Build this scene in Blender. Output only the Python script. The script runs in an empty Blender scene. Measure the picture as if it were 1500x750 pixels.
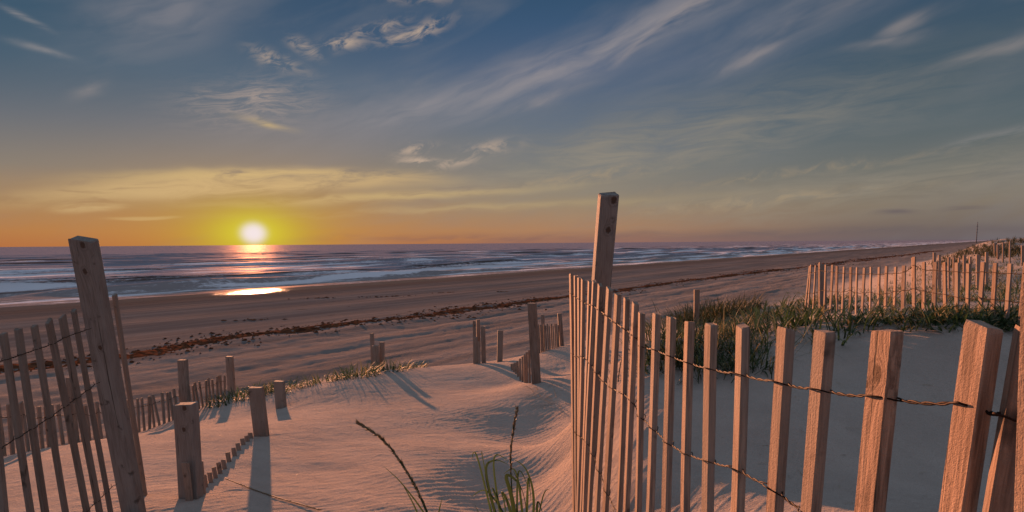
import bpy, math, random
import numpy as np
from mathutils import Vector, Matrix
random.seed(7); rng = np.random.default_rng(7)
sc = bpy.context.scene
col = sc.collection
R = math.radians

# ------------------------------------------------------------------ camera
EYE = Vector((0, 0, 4.4)); FPX = 900.0; PITCH = R(6.0); ROLL = R(0.42)
CY = 356.2 + FPX * math.tan(PITCH)
Fw = Vector((0, math.cos(PITCH), -math.sin(PITCH)))
U0 = Vector((0, math.sin(PITCH), math.cos(PITCH))); R0 = Vector((1, 0, 0))
Rt = R0 * math.cos(ROLL) - U0 * math.sin(ROLL)
Up = U0 * math.cos(ROLL) + R0 * math.sin(ROLL)
cam = bpy.data.cameras.new('camera'); camo = bpy.data.objects.new('camera', cam); col.objects.link(camo)
cam.sensor_width = 36; cam.lens = 36 * FPX / 1500; cam.clip_start = 0.05; cam.clip_end = 60000
cam.shift_y = (CY - 375) / 1500
camo.matrix_world = Matrix(((Rt.x, Up.x, -Fw.x, EYE.x), (Rt.y, Up.y, -Fw.y, EYE.y), (Rt.z, Up.z, -Fw.z, EYE.z), (0, 0, 0, 1)))
sc.camera = camo

def ray(px, py):
    return Fw + Rt * ((px - 750) / FPX) + Up * ((CY - py) / FPX)
def at(px, py, Y):
    d = ray(px, py); return EYE + d * (Y / d.y)
def onplane(px, py, a, b):          # on the vertical plane x = a + b*y
    d = ray(px, py); return EYE + d * (a / (d.x - b * d.y))

# ------------------------------------------------------------------ exposure, sun, sky
EXP = 1.6
vs = sc.view_settings
vs.view_transform = 'Standard'; vs.look = 'None'; vs.gamma = 1; vs.exposure = EXP; vs.use_curve_mapping = False
SUN_AZ = math.atan((375 - 750) / FPX); SUN_EL = R(4.8); DISC_EL = R(1.0)
sl = bpy.data.lights.new('sun', 'SUN'); so = bpy.data.objects.new('sun', sl); col.objects.link(so)
sl.energy = 5.0; sl.angle = R(0.6); sl.color = (1.0, 0.41, 0.20)
sdir = Vector((math.sin(SUN_AZ) * math.cos(SUN_EL), math.cos(SUN_AZ) * math.cos(SUN_EL), math.sin(SUN_EL)))
so.rotation_euler = sdir.to_track_quat('Z', 'Y').to_euler()
so.location = (-30, 60, 30)

def lin(r, g, b, k=1.0):
    f = lambda c: (c / 12.92 if c <= .04045 else ((c + .055) / 1.055) ** 2.4)
    return (f(r / 255) * k, f(g / 255) * k, f(b / 255) * k, 1.0)

class NT:
    """small helper that writes node trees"""
    def __init__(s, nt):
        s.nt = nt; s.n = nt.nodes; s.l = nt.links
    def node(s, t, **kw):
        n = s.n.new(t)
        for k, v in kw.items(): setattr(n, k, v)
        return n
    def put(s, sock, v):
        if isinstance(v, bpy.types.NodeSocket): s.l.new(v, sock)
        elif v is not None: sock.default_value = v
    def m(s, op, a, b=None, c=None, clamp=False):
        n = s.n.new('ShaderNodeMath'); n.operation = op; n.use_clamp = clamp
        s.put(n.inputs[0], a); s.put(n.inputs[1], b); s.put(n.inputs[2], c)
        return n.outputs[0]
    def add(s, a, b): return s.m('ADD', a, b)
    def sub(s, a, b): return s.m('SUBTRACT', a, b)
    def mul(s, a, b): return s.m('MULTIPLY', a, b)
    def vm(s, op, a, b=None):
        n = s.n.new('ShaderNodeVectorMath'); n.operation = op
        s.put(n.inputs[0], a); s.put(n.inputs[1], b)
        return n.outputs['Value'] if op == 'DOT_PRODUCT' else n.outputs[0]
    def xyz(s, x, y, z):
        n = s.n.new('ShaderNodeCombineXYZ')
        s.put(n.inputs[0], x); s.put(n.inputs[1], y); s.put(n.inputs[2], z); return n.outputs[0]
    def sep(s, v):
        n = s.n.new('ShaderNodeSeparateXYZ'); s.put(n.inputs[0], v); return n.outputs
    def noise(s, v, scale=1.0, detail=4, rough=.5, dist=0.0):
        n = s.n.new('ShaderNodeTexNoise'); s.put(n.inputs['Vector'], v)
        n.inputs['Scale'].default_value = scale; n.inputs['Detail'].default_value = detail
        n.inputs['Roughness'].default_value = rough; n.inputs['Distortion'].default_value = dist
        return n.outputs[0]
    def step(s, x, a, b, to0=0.0, to1=1.0):
        n = s.n.new('ShaderNodeMapRange'); n.interpolation_type = 'SMOOTHSTEP'
        s.put(n.inputs[0], x); n.inputs[1].default_value = a; n.inputs[2].default_value = b
        n.inputs[3].default_value = to0; n.inputs[4].default_value = to1
        return n.outputs[0]
    def mix(s, f, a, b, blend='MIX'):
        n = s.n.new('ShaderNodeMix'); n.data_type = 'RGBA'; n.blend_type = blend; n.clamp_factor = True
        s.put(n.inputs[0], f); s.put(n.inputs[6], a); s.put(n.inputs[7], b); return n.outputs[2]
    def ramp(s, f, stops):
        n = s.n.new('ShaderNodeValToRGB'); s.put(n.inputs[0], f)
        e = n.color_ramp.elements
        while len(e) < len(stops): e.new(.5)
        for i, (p, c) in enumerate(stops):
            e[i].position = p; e[i].color = c if len(c) == 4 else (*c, 1)
        return n.outputs[0]
    def bump(s, h, strength, dist, normal=None):
        n = s.n.new('ShaderNodeBump'); s.put(n.inputs['Height'], h)
        n.inputs['Strength'].default_value = strength; n.inputs['Distance'].default_value = dist
        if normal is not None: s.put(n.inputs['Normal'], normal)
        return n.outputs[0]

def build_world():
    w = bpy.data.worlds.new('World'); sc.world = w; w.use_nodes = True
    nt = w.node_tree; nt.nodes.clear(); N = NT(nt)
    tc = N.node('ShaderNodeTexCoord'); D = tc.outputs['Generated']
    X, Y, Z = N.sep(D)
    az = N.m('ARCTAN2', X, Y); el = N.m('ARCSINE', Z)
    front = N.step(Y, -.2, .45)
    # clear-sky colour by elevation, on the sun side and away from it
    def stops(rows): return [(math.atan((356 - y) / FPX) / .5, lin(*c)) for y, c in rows]
    elf = N.m('DIVIDE', el, .5, clamp=True)
    sunside = N.ramp(elf, stops([(356, (176, 104, 66)), (338, (178, 120, 76)), (305, (160, 130, 98)), (262, (130, 125, 118)), (205, (112, 116, 124)), (140, (84, 103, 123)), (70, (60, 86, 113)), (0, (50, 78, 106))]))
    midside = N.ramp(elf, stops([(356, (148, 104, 92)), (338, (172, 126, 94)), (300, (154, 136, 113)), (250, (122, 124, 122)), (190, (98, 111, 127)), (110, (72, 94, 124)), (50, (58, 86, 117)), (0, (49, 79, 108))]))
    farside = N.ramp(elf, stops([(356, (108, 97, 100)), (340, (118, 105, 98)), (312, (130, 118, 104)), (270, (110, 111, 106)), (215, (88, 101, 107)), (150, (68, 88, 102)), (70, (56, 80, 102)), (0, (52, 74, 97))]))
    f1 = N.step(az, -.35, .10); f2 = N.step(az, .05, .62)
    c = N.mix(f1, sunside, midside); c = N.mix(f2, c, farside)
    leftdark = N.mul(N.mul(N.step(az, -.25, -.70), .8), N.step(el, .08, .25))
    c = N.mix(leftdark, c, N.mix(.6, c, lin(46, 80, 98)))
    # a soft drift that keeps the sky from being a clean gradient
    veil = N.noise(N.xyz(N.mul(az, 3.0), N.mul(N.sub(el, N.mul(az, .3)), 11.0), 3.1), 1.0, 5, .55, .6)
    c = N.mix(N.mul(N.step(veil, .45, .75), .30), c, lin(126, 126, 132))
    # glow about the low sun
    da = N.sub(az, SUN_AZ); de = N.sub(el, DISC_EL)
    r2 = lambda a, b: N.add(N.m('POWER', N.m('DIVIDE', N.m('ABSOLUTE', da), a), 2.0), N.m('POWER', N.m('DIVIDE', N.m('ABSOLUTE', de), b), 2.0))
    g = lambda a, b: N.m('EXPONENT', N.mul(r2(a, b), -1.0))
    c = N.mix(N.mul(g(.34, .10), .45), c, lin(184, 128, 62))
    c = N.mix(N.mul(g(.105, .052), .62), c, lin(184, 158, 38))
    # clouds ------------------------------------------------
    warp = N.node('ShaderNodeTexNoise'); N.put(warp.inputs['Vector'], N.xyz(N.mul(az, 8), N.mul(el, 15), 0.3)); warp.inputs['Scale'].default_value = 1; warp.inputs['Detail'].default_value = 2
    w0, w1, w2 = N.sep(warp.outputs[1])
    azw = N.add(az, N.mul(N.sub(w0, .5), .06)); elw = N.add(el, N.mul(N.sub(w1, .5), .022))
    def blob(px, py, L, W, ang, amt, bow=0.0, sharp=False):
        a0 = math.atan((px - 750) / FPX); e0 = math.atan((356 - py) / FPX * math.cos(a0))
        L = L / FPX * math.cos(a0) ** 2; W = W / FPX * math.cos(a0); t = R(ang)
        du = N.sub(azw, a0); dv = N.sub(elw, e0)
        p = N.add(N.mul(du, math.cos(t) / L), N.mul(dv, math.sin(t) / L))
        q = N.add(N.mul(dv, math.cos(t) / W), N.mul(du, -math.sin(t) / W))
        pp = N.mul(p, p)
        if bow: q = N.m('MULTIPLY_ADD', pp, bow, q)
        k = N.m('MULTIPLY_ADD', q, q, pp)
        if sharp: k = N.mul(N.mul(k, k), .9)
        return N.m('MULTIPLY', N.m('EXPONENT', N.mul(k, -1.0)), amt)
    def streaks(ang, along, across, seed, detail=5, rough=.6, dist=.4):
        t = R(ang)
        return N.noise(N.xyz(N.mul(N.add(N.mul(azw, math.cos(t)), N.mul(elw, math.sin(t))), along), N.mul(N.sub(N.mul(elw, math.cos(t)), N.mul(azw, math.sin(t))), across), seed), 1.0, detail, rough, dist)
    def group(c, nz, lo, hi, colr, blobs):
        a = None
        for bl in blobs:
            k = blob(*bl); a = k if a is None else N.m('MAXIMUM', a, k)
        return N.mix(N.mul(a, N.step(nz, lo, hi)), c, colr)
    flat = streaks(3, 9, 60, 1.0, 6, .64, .6); slant = streaks(20, 8, 40, 4.0, 4, .52, .3); puff = streaks(16, 26, 60, 8.0, 6, .62, .6); ripple = streaks(9, 16, 105, 12.0, 6, .7, .9)
    c = group(c, flat, .15, .75, lin(98, 106, 112), [(1050, 205, 330, 66, 3, .7)])
    c = group(c, flat, .20, .80, lin(152, 142, 126), [(900, 235, 310, 44, 9, .85), (1230, 285, 360, 34, 5, .7), (1380, 262, 220, 14, 4, .45), (760, 268, 150, 20, 4, .5)])
    c = group(c, slant, .10, .80, lin(152, 145, 147), [(850, 95, 280, 26, 19, .95), (670, 152, 170, 24, 17, .8), (620, 165, 230, 34, 12, .45), (285, 25, 130, 44, 30, .55), (1130, 60, 240, 40, 20, .3)])
    c = group(c, flat, .24, .60, lin(204, 172, 122), [(372, 266, 285, 17, 4, .9, .6, True), (135, 298, 55, 9, 5, .7, 0, True)])
    c = group(c, flat, .30, .56, lin(208, 178, 122), [(340, 254, 170, 7, 3, .6, .3), (570, 288, 220, 6, 3, .6), (680, 306, 260, 5, 2, .3), (215, 315, 50, 3, 3, .45, 0, True), (400, 183, 30, 4, -9, .7)])
    c = group(c, slant, .22, .66, lin(176, 160, 152), [(985, 45, 60, 8, 28, .7), (935, 80, 36, 6, 26, .6), (780, 160, 60, 6, 17, .5), (165, 132, 30, 8, 26, .45), (1300, 56, 36, 10, 22, .45), (1425, 90, 80, 10, 12, .32), (1280, 78, 50, 7, 4, .35), (1180, 40, 70, 10, 16, .22), (1490, 2, 40, 10, 8, .6), (1090, 92, 50, 8, 20, .4)])
    c = group(c, flat, .30, .62, lin(160, 152, 150), [(75, 38, 28, 4, -24, .55), (96, 80, 38, 4, -6, .5), (1440, 208, 80, 7, 8, .4)])
    c = group(c, ripple, .38, .64, lin(166, 150, 142), [(385, 155, 78, 26, 8, .8)])
    c = group(c, puff, .40, .62, lin(186, 164, 146), [(425, 98, 34, 10, -18, .8), (462, 80, 22, 8, -30, .7), (518, 74, 30, 9, 12, .9), (560, 52, 34, 7, 18, .75), (610, 58, 46, 9, 14, .9), (575, 4, 70, 8, -4, .8),
                                   (618, 219, 28, 6, 8, .9), (617, 236, 30, 7, -4, .95), (668, 240, 34, 6, 14, .8), (712, 222, 40, 8, 10, .7)])
    c = group(c, puff, .40, .66, lin(172, 150, 120), [(1150, 258, 200, 7, 6, .35), (1090, 300, 190, 9, 4, .5), (860, 262, 120, 10, 6, .5)])
    c = group(c, flat, .25, .6, lin(104, 94, 97), [(1250, 344, 420, 7, 0, .6), (1305, 318, 30, 3.5, 1, .8), (1405, 314, 34, 3.5, 1, .8)])
    c = group(c, flat, .34, .64, lin(124, 92, 92), [(760, 349, 330, 5, 0, .5)])
    # the disc and its yellow ring shine through the cloud
    c = N.mix(N.mul(g(.066, .034), .8), c, lin(188, 168, 42))
    c = N.mix(N.mul(g(.045, .026), .9), c, lin(206, 200, 52))
    disc = N.m('EXPONENT', N.mul(N.m('POWER', r2(.0175, .0152), 1.7), -1.0))
    c = N.mix(disc, c, lin(226, 216, 220, 1.1))
    # sky overhead and behind the camera, brightened out of view to add fill light
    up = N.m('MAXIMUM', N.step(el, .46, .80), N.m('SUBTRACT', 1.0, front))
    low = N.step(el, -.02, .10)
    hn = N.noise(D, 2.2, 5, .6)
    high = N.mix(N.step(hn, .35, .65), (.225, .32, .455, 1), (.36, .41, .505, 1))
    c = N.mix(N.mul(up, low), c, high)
    # the physical sky adds its share
    sky = N.node('ShaderNodeTexSky', sky_type='NISHITA', sun_disc=False)
    sky.sun_elevation = SUN_EL; sky.sun_rotation = SUN_AZ; sky.air_density = 1.0; sky.dust_density = 1.0; sky.ozone_density = 1.5
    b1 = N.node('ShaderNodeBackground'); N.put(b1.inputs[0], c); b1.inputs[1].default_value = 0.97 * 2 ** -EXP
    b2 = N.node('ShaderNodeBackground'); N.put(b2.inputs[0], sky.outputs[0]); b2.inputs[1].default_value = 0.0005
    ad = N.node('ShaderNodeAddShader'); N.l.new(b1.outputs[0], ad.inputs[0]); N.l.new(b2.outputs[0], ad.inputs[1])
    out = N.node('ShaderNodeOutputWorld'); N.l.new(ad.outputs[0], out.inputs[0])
build_world()

# ------------------------------------------------------------------ helpers
def tag(o, label=None, cat=None, group=None, kind=None):
    for k, v in (('label', label), ('category', cat), ('group', group), ('kind', kind)):
        if v: o[k] = v
    return o
def empty(name, loc, label, cat, group=None):
    o = bpy.data.objects.new(name, None); col.objects.link(o); o.location = loc
    o.empty_display_size = .1
    return tag(o, label, cat, group)
def mesh_obj(name, V, F, mat, parent=None, smooth=False):
    me = bpy.data.meshes.new(name); me.from_pydata([tuple(v) for v in V], [], F); me.update()
    if smooth: me.polygons.foreach_set('use_smooth', [True] * len(me.polygons))
    me.materials.append(mat)
    o = bpy.data.objects.new(name, me); col.objects.link(o)
    if parent is not None:
        o.parent = parent
    return o
def set_world(o, M):
    """place a (child) object by its world matrix; parents are unrotated empties"""
    o.matrix_world = M
    if o.parent is not None:
        o.matrix_parent_inverse = Matrix.Identity(4)
        o.matrix_basis = Matrix.Translation(-o.parent.location) @ M
def hash2(ix, iy, s):
    n = (ix.astype(np.int64) * 374761393 + iy.astype(np.int64) * 668265263 + s * 982451653) & 0x7fffffff
    n = ((n ^ (n >> 13)) * 1274126177) & 0x7fffffff
    return ((n ^ (n >> 16)) & 0xffff) / 65535.0
def vnoise(x, y, s=0):
    x = np.asarray(x, float); y = np.asarray(y, float)
    ix = np.floor(x); iy = np.floor(y); fx = x - ix; fy = y - iy
    fx = fx * fx * fx * (fx * (fx * 6 - 15) + 10); fy = fy * fy * fy * (fy * (fy * 6 - 15) + 10)
    a = hash2(ix, iy, s); b = hash2(ix + 1, iy, s); c = hash2(ix, iy + 1, s); d = hash2(ix + 1, iy + 1, s)
    return (a + (b - a) * fx) * (1 - fy) + (c + (d - c) * fx) * fy - .5
def fbm(x, y, s=0, o=4):
    r = 0; a = 1.0; f = 1.0
    for k in range(o):
        c, sn = math.cos(k * 1.3), math.sin(k * 1.3)
        r = r + a * vnoise((x * c - y * sn) * f, (x * sn + y * c) * f, s + k * 17); a *= .5; f *= 2.03
    return r
def sstep(x, a, b):
    t = np.clip((np.asarray(x, float) - a) / (b - a), 0, 1); return t * t * (3 - 2 * t)

# ------------------------------------------------------------------ terrain
SN = np.array([-.782, .623]); ST = np.array([.623, .782])   # seaward and along the shore
def sh(x, y): return SN[0] * x + SN[1] * y, ST[0] * x + ST[1] * y
def base_h(x, y):
    s, t = sh(x, y); r = np.hypot(x, y)
    beach = np.interp(s, [-50, 12, 24, 42, 57.5, 120, 400], [1.2, .95, .62, .30, 0., -3., -8.])
    edge = 1.5 + 2.2 * fbm(t / 14, s * 0 + 1.5, 5, 3) * sstep(r, 8, 30)
    ramp = 1 - sstep(s, edge - 2.5, edge + 9.0)
    top = 3.35 + .75 * sstep(r, 9, 40) + (.9 * fbm(x / 9, y / 9, 3, 3) + .8 * fbm(x / 26, y / 26, 8, 2)) * sstep(r, 7, 25)
    return beach + (top - beach) * ramp
GP = []          # control points of the near dune: x, y, z
for (px, py, Y) in [(282, 728, 2.75), (383, 637, 4.25), (412, 598, 6.1), (551, 543, 8.0), (450, 562, 7.4), (702, 531, 8.0), (733, 530, 8.0), (785, 560, 5.9),
                    (770, 548, 6.7), (806, 512, 7.8), (823, 507, 8.0), (200, 634, 6.0), (300, 597, 7.0), (338, 580, 7.8), (90, 655, 5.0), (10, 668, 4.4), (640, 536, 8.3), (815, 690, 3.5), (825, 745, 2.95), (830, 640, 4.25), (830, 600, 5.05), (830, 545, 6.6),
                    *[(u, v, Y) for u in (480, 620, 740) for v, Y in ((746, 2.7), (697, 3.3), (655, 4.0), (612, 5.0), (566, 6.5)) if u < 700 or v < 660],
                    (1150, 745, 2.08), (1300, 745, 2.0), (1450, 745, 1.98), (1060, 700, 2.4), (1300, 690, 2.38), (1150, 690, 2.46), (1450, 690, 2.35), (1300, 600, 2.62), (1150, 610, 2.72), (1450, 600, 2.58), (1300, 545, 2.86), (1450, 545, 2.74), (1300, 489, 3.1), (1450, 487, 2.75), (1200, 497, 3.3), (1150, 503, 3.3), (1200, 550, 2.98), (1150, 555, 3.0), (1100, 522, 3.3), (1080, 615, 2.80), (1200, 640, 2.52),
                    (1475, 474, 3.0), (1335, 462, 4.2), (1185, 458, 5.3), (1060, 500, 3.7), (1000, 555, 3.35), (930, 565, 3.35), (930, 640, 2.87), (1000, 640, 2.80), (1000, 700, 2.51), (940, 700, 2.57), (1000, 500, 3.8), (930, 505, 3.9), (1030, 467, 7.0), 
                    (1130, 447, 8.0), (1420, 425, 8.0), (1330, 432, 8.5), (960, 478, 8.5), (1500, 418, 9.5)]:
    p = at(px, py, Y); GP.append((p.x, p.y, p.z))
for q in [(.22, 2.3, -1.36), (.22, 2.8, -1.37), (.3, 1.6, -1.24), (0, 1.8, -1.2), (.4, .8, -1.08), (0, 0, -1.15), (-.6, .8, -1.15), (-1.3, 1.3, -1.12), (-1.45, 2.1, -1.12), (-2.4, 2.6, -1.2), (-2.2, 1.0, -1.1),
          (.9, .9, -.94), (.9, 1.5, -.90), (1.6, 1.2, -.90), (2.6, 1.5, -.88), (1.0, -1.2, -1.0), (-1.5, -1.5, -1.1), (3.6, 3.4, -.42), (4.2, 5.5, -.55),
          (-3.4, 9.3, -2.45), (-1.9, 10.2, -2.4), (-.3, 10.8, -2.3), (1.0, 11, -2.2), (2.4, 11.4, -1.9), (-5.2, 7.4, -2.5), (-5.2, 5, -2.1), (4.2, 12, -1.6)]:
    GP.append((q[0], q[1], EYE.z + q[2]))
GP = np.array(GP)
anch = [(14 * math.cos(a), 14 * math.sin(a)) for a in np.linspace(0, 2 * math.pi, 20, endpoint=False)]
CX = np.vstack([GP[:, :2], np.array(anch)])
CR = np.concatenate([GP[:, 2] - base_h(GP[:, 0], GP[:, 1]), np.zeros(len(anch))])
def tps(r): return r * r * np.log(r + 1e-9)
n = len(CX)
K = tps(np.hypot(CX[:, None, 0] - CX[None, :, 0], CX[:, None, 1] - CX[None, :, 1])) + np.diag(np.where((CX[:, 0] > .3) & (CX[:, 1] > 1.9), .006, .04))
P = np.hstack([np.ones((n, 1)), CX])
A = np.vstack([np.hstack([K, P]), np.hstack([P.T, np.zeros((3, 3))])])
sol = np.linalg.solve(A, np.concatenate([CR, np.zeros(3)]))
TW, TA = sol[:n], sol[n:]
def h0(x, y):
    """the ground without its small ripples"""
    x = np.asarray(x, float); y = np.asarray(y, float)
    r = np.hypot(x, y); z = base_h(x, y)
    near = r < 15
    xn, yn = x[near], y[near]
    res = TA[0] + TA[1] * xn + TA[2] * yn
    for i in range(n):
        res = res + TW[i] * tps(np.hypot(xn - CX[i, 0], yn - CX[i, 1]))
    z = z.copy(); z[near] += res * (1 - sstep(r[near], 9.5, 14.5))
    return z
def relief(x, y):
    r = np.hypot(x, y); s, t = sh(x, y)
    dune = (1 - sstep(s, 7.5, 11)); bch = sstep(s, 9, 13) * (1 - sstep(s, 22, 27))
    # wind ripples, crests across the wind, bent and broken by noise
    wx = x + .16 * fbm(x * 1.3, y * 1.3, 21, 3); wy = y + .22 * fbm(x * 1.1, y * 1.1, 31, 3)
    ph = (wy * .82 - wx * .57) / .052 + 1.1 * fbm(x * 3.3, y * 3.3, 51, 2)
    amp = np.clip(.80 + 1.3 * fbm(x * .8 + 4, y * .8, 61, 3), .10, 1.3)
    rip = (np.abs(((ph + .3 * np.sin(ph * 6.283)) % 1.0) - .5) * 2 - .5) * .0030 * amp * (1 - .45 * sstep(x - .02 * y, .6, 1.1))
    lump = (.012 + .016 * sstep(x, .6, 1.2)) * fbm(x * .9, y * 1.6, 71, 3) + .0035 * fbm(x * 7, y * 12, 81, 3)
    scour = -.012 * np.clip(fbm(x * 1.2 + 7, y * 2.1 + 2, 91, 3) - .28, 0, 1)
    foot = -.05 * np.clip(fbm(x * 2.1, y * 2.1, 15, 2) - .2, 0, .4)
    rough_beach = bch * (.035 * fbm(x / .7, y / .7, 12, 3) + .05 * fbm(s / .5, t / 4, 13, 3) + .03 * np.sin(s * 2.1 + 2.0 * vnoise(t / 9, s / 5, 9)) * (vnoise(t / 14, s / 3, 19) + .5))
    wrackbank = .10 * np.exp(-((s - 23.5) / 2.0) ** 2) * (vnoise(t / 3, s, 29) + .9)
    berm = .05 * np.sin(s * .8 + 3 * vnoise(t / 30, s / 20, 33)) * sstep(s, 25, 29) * (1 - sstep(s, 44, 52))
    return dune * (rip * (1 - sstep(r, 10, 16)) + lump + scour + foot * sstep(r, 7, 10)) + rough_beach + wrackbank + berm
def ground(x, y):
    a = np.array([float(x)]); b = np.array([float(y)]); return float(h0(a, b)[0] + relief(a, b)[0])
def hit(px, py, y0=1.0, y1=60):
    """where the sight line of a picture point meets the ground"""
    Ys = np.exp(np.linspace(math.log(y0), math.log(y1), 700)); d = ray(px, py)
    xs = d.x / d.y * Ys; zs = EYE.z + d.z / d.y * Ys
    g = h0(xs, Ys); k = np.argmax(zs < g)
    if k == 0: return None
    return Vector((xs[k], Ys[k], g[k]))

def polar(rs, angs):
    A_, R_ = np.meshgrid(angs, rs)
    return (R_ * np.sin(A_)).ravel(), (R_ * np.cos(A_)).ravel()
def grid_faces(nr, na, closed):
    i = np.arange(nr - 1)[:, None] * na; j = np.arange(na if closed else na - 1)[None, :]; j2 = (j + 1) % na
    return np.stack([i + j, i + j2, i + na + j2, i + na + j], -1).reshape(-1, 4)
def np_mesh(name, V, F, mat, attrs=None, smooth=True):
    me = bpy.data.meshes.new(name); me.vertices.add(len(V)); me.vertices.foreach_set('co', V.astype(np.float32).ravel())
    k = F.shape[1]
    me.loops.add(F.size); me.loops.foreach_set('vertex_index', F.astype(np.int32).ravel())
    me.polygons.add(len(F)); me.polygons.foreach_set('loop_start', np.arange(0, F.size, k, dtype=np.int32))
    me.polygons.foreach_set('use_smooth', np.full(len(F), smooth))
    me.update(calc_edges=True)
    for an, vals in (attrs or {}).items():
        at_ = me.attributes.new(an, 'FLOAT', 'POINT'); at_.data.foreach_set('value', vals.astype(np.float32))
    me.materials.append(mat)
    o = bpy.data.objects.new(name, me); col.objects.link(o); return o

# ------------------------------------------------------------------ materials
def new_mat(name):
    m = bpy.data.materials.new(name); m.use_nodes = True; nt = m.node_tree; nt.nodes.clear(); N = NT(nt)
    b = N.node('ShaderNodeBsdfPrincipled'); o = N.node('ShaderNodeOutputMaterial'); N.l.new(b.outputs[0], o.inputs[0])
    return m, N, b
def sand_mat():
    m, N, b = new_mat('sand')
    g = N.node('ShaderNodeNewGeometry').outputs['Position']
    s = N.vm('DOT_PRODUCT', g, (SN[0], SN[1], 0)); t = N.vm('DOT_PRODUCT', g, (ST[0], ST[1], 0))
    st = N.xyz(s, t, 0)
    streak = N.noise(N.xyz(N.mul(s, .9), N.mul(t, .06), 0), 1.0, 5, .6)
    sw = N.add(s, N.mul(N.sub(N.noise(N.xyz(N.mul(s, .1), N.mul(t, .05), 4), 1.0, 4, .55), .5), 9))
    dry = N.mix(N.noise(g, 1.1, 5, .6), (.315, .265, .233, 1), (.395, .335, .293, 1))
    grain = N.noise(g, 260, 2, .6)
    dry = N.mix(N.step(grain, .30, .75, 0, .5), dry, (.23, .185, .155, 1))
    mott = N.noise(N.xyz(N.mul(s, 2.2), N.mul(t, 4.5), 0), 1.0, 6, .68)
    dry = N.mix(N.step(mott, .35, .70, 0, .38), dry, (.225, .185, .16, 1))
    sp = N.noise(g, 38, 3, .6)
    dry = N.mix(N.mul(N.step(sp, .70, .76), .35), dry, (.12, .085, .06, 1))
    tracked = N.mix(N.step(streak, .3, .7), (.135, .115, .106, 1), (.225, .19, .172, 1))
    damp = N.mix(N.step(streak, .35, .7), (.105, .094, .092, 1), (.165, .146, .138, 1))
    wet = (.085, .068, .06, 1)
    c = N.mix(N.step(sw, 8, 13), dry, tracked)
    c = N.mix(N.step(sw, 20, 26), c, damp)
    c = N.mix(N.step(sw, 40, 53, 0, .9), c, wet)
    bits = N.noise(N.xyz(N.mul(s, 1.6), N.mul(t, .7), 9), 1.0, 5, .65)
    zone = N.mul(N.step(s, 19, 23), N.step(s, 42, 34))
    c = N.mix(N.mul(zone, N.step(bits, .64, .70)), c, (.045, .028, .018, 1))
    N.put(b.inputs['Base Color'], c)
    gl = N.step(sw, 47, 54.5)
    N.put(b.inputs['Roughness'], N.step(sw, 47, 54.5, 1.0, .40))
    N.put(b.inputs['Specular IOR Level'], N.mul(gl, 0.0))
    WETFAC = N.mul(N.step(sw, 50.5, 53.5), .12)
    h = N.add(N.add(N.mul(N.noise(g, 420, 2, .7), .5), N.mul(N.noise(g, 70, 4, .7), 1.4)), N.mul(N.noise(g, 16, 4, .65), 2.2))
    nb = N.bump(h, .85, .005)
    # wave-smoothed strip and coarse prints on the beach
    hb = N.noise(N.xyz(N.mul(s, 3.2), N.mul(t, 1.3), 2), 1.0, 6, .7)
    n2 = N.node('ShaderNodeBump'); N.put(n2.inputs['Height'], hb); n2.inputs['Distance'].default_value = .18
    N.put(n2.inputs['Strength'], N.mul(N.step(s, 8, 13), N.add(N.step(s, 24, 30, .5, .2), N.step(s, 52, 44, -.12, 0)))); N.put(n2.inputs['Normal'], nb)
    N.put(b.inputs['Normal'], n2.outputs[0])
    gls = N.node('ShaderNodeBsdfGlossy'); gls.inputs['Roughness'].default_value = .10; N.put(gls.inputs['Normal'], n2.outputs[0])
    mx = N.node('ShaderNodeMixShader'); N.put(mx.inputs[0], WETFAC); out = [q for q in N.n if q.type == 'OUTPUT_MATERIAL'][0]
    N.l.new(b.outputs[0], mx.inputs[1]); N.l.new(gls.outputs[0], mx.inputs[2]); N.l.new(mx.outputs[0], out.inputs[0])
    return m
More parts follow.
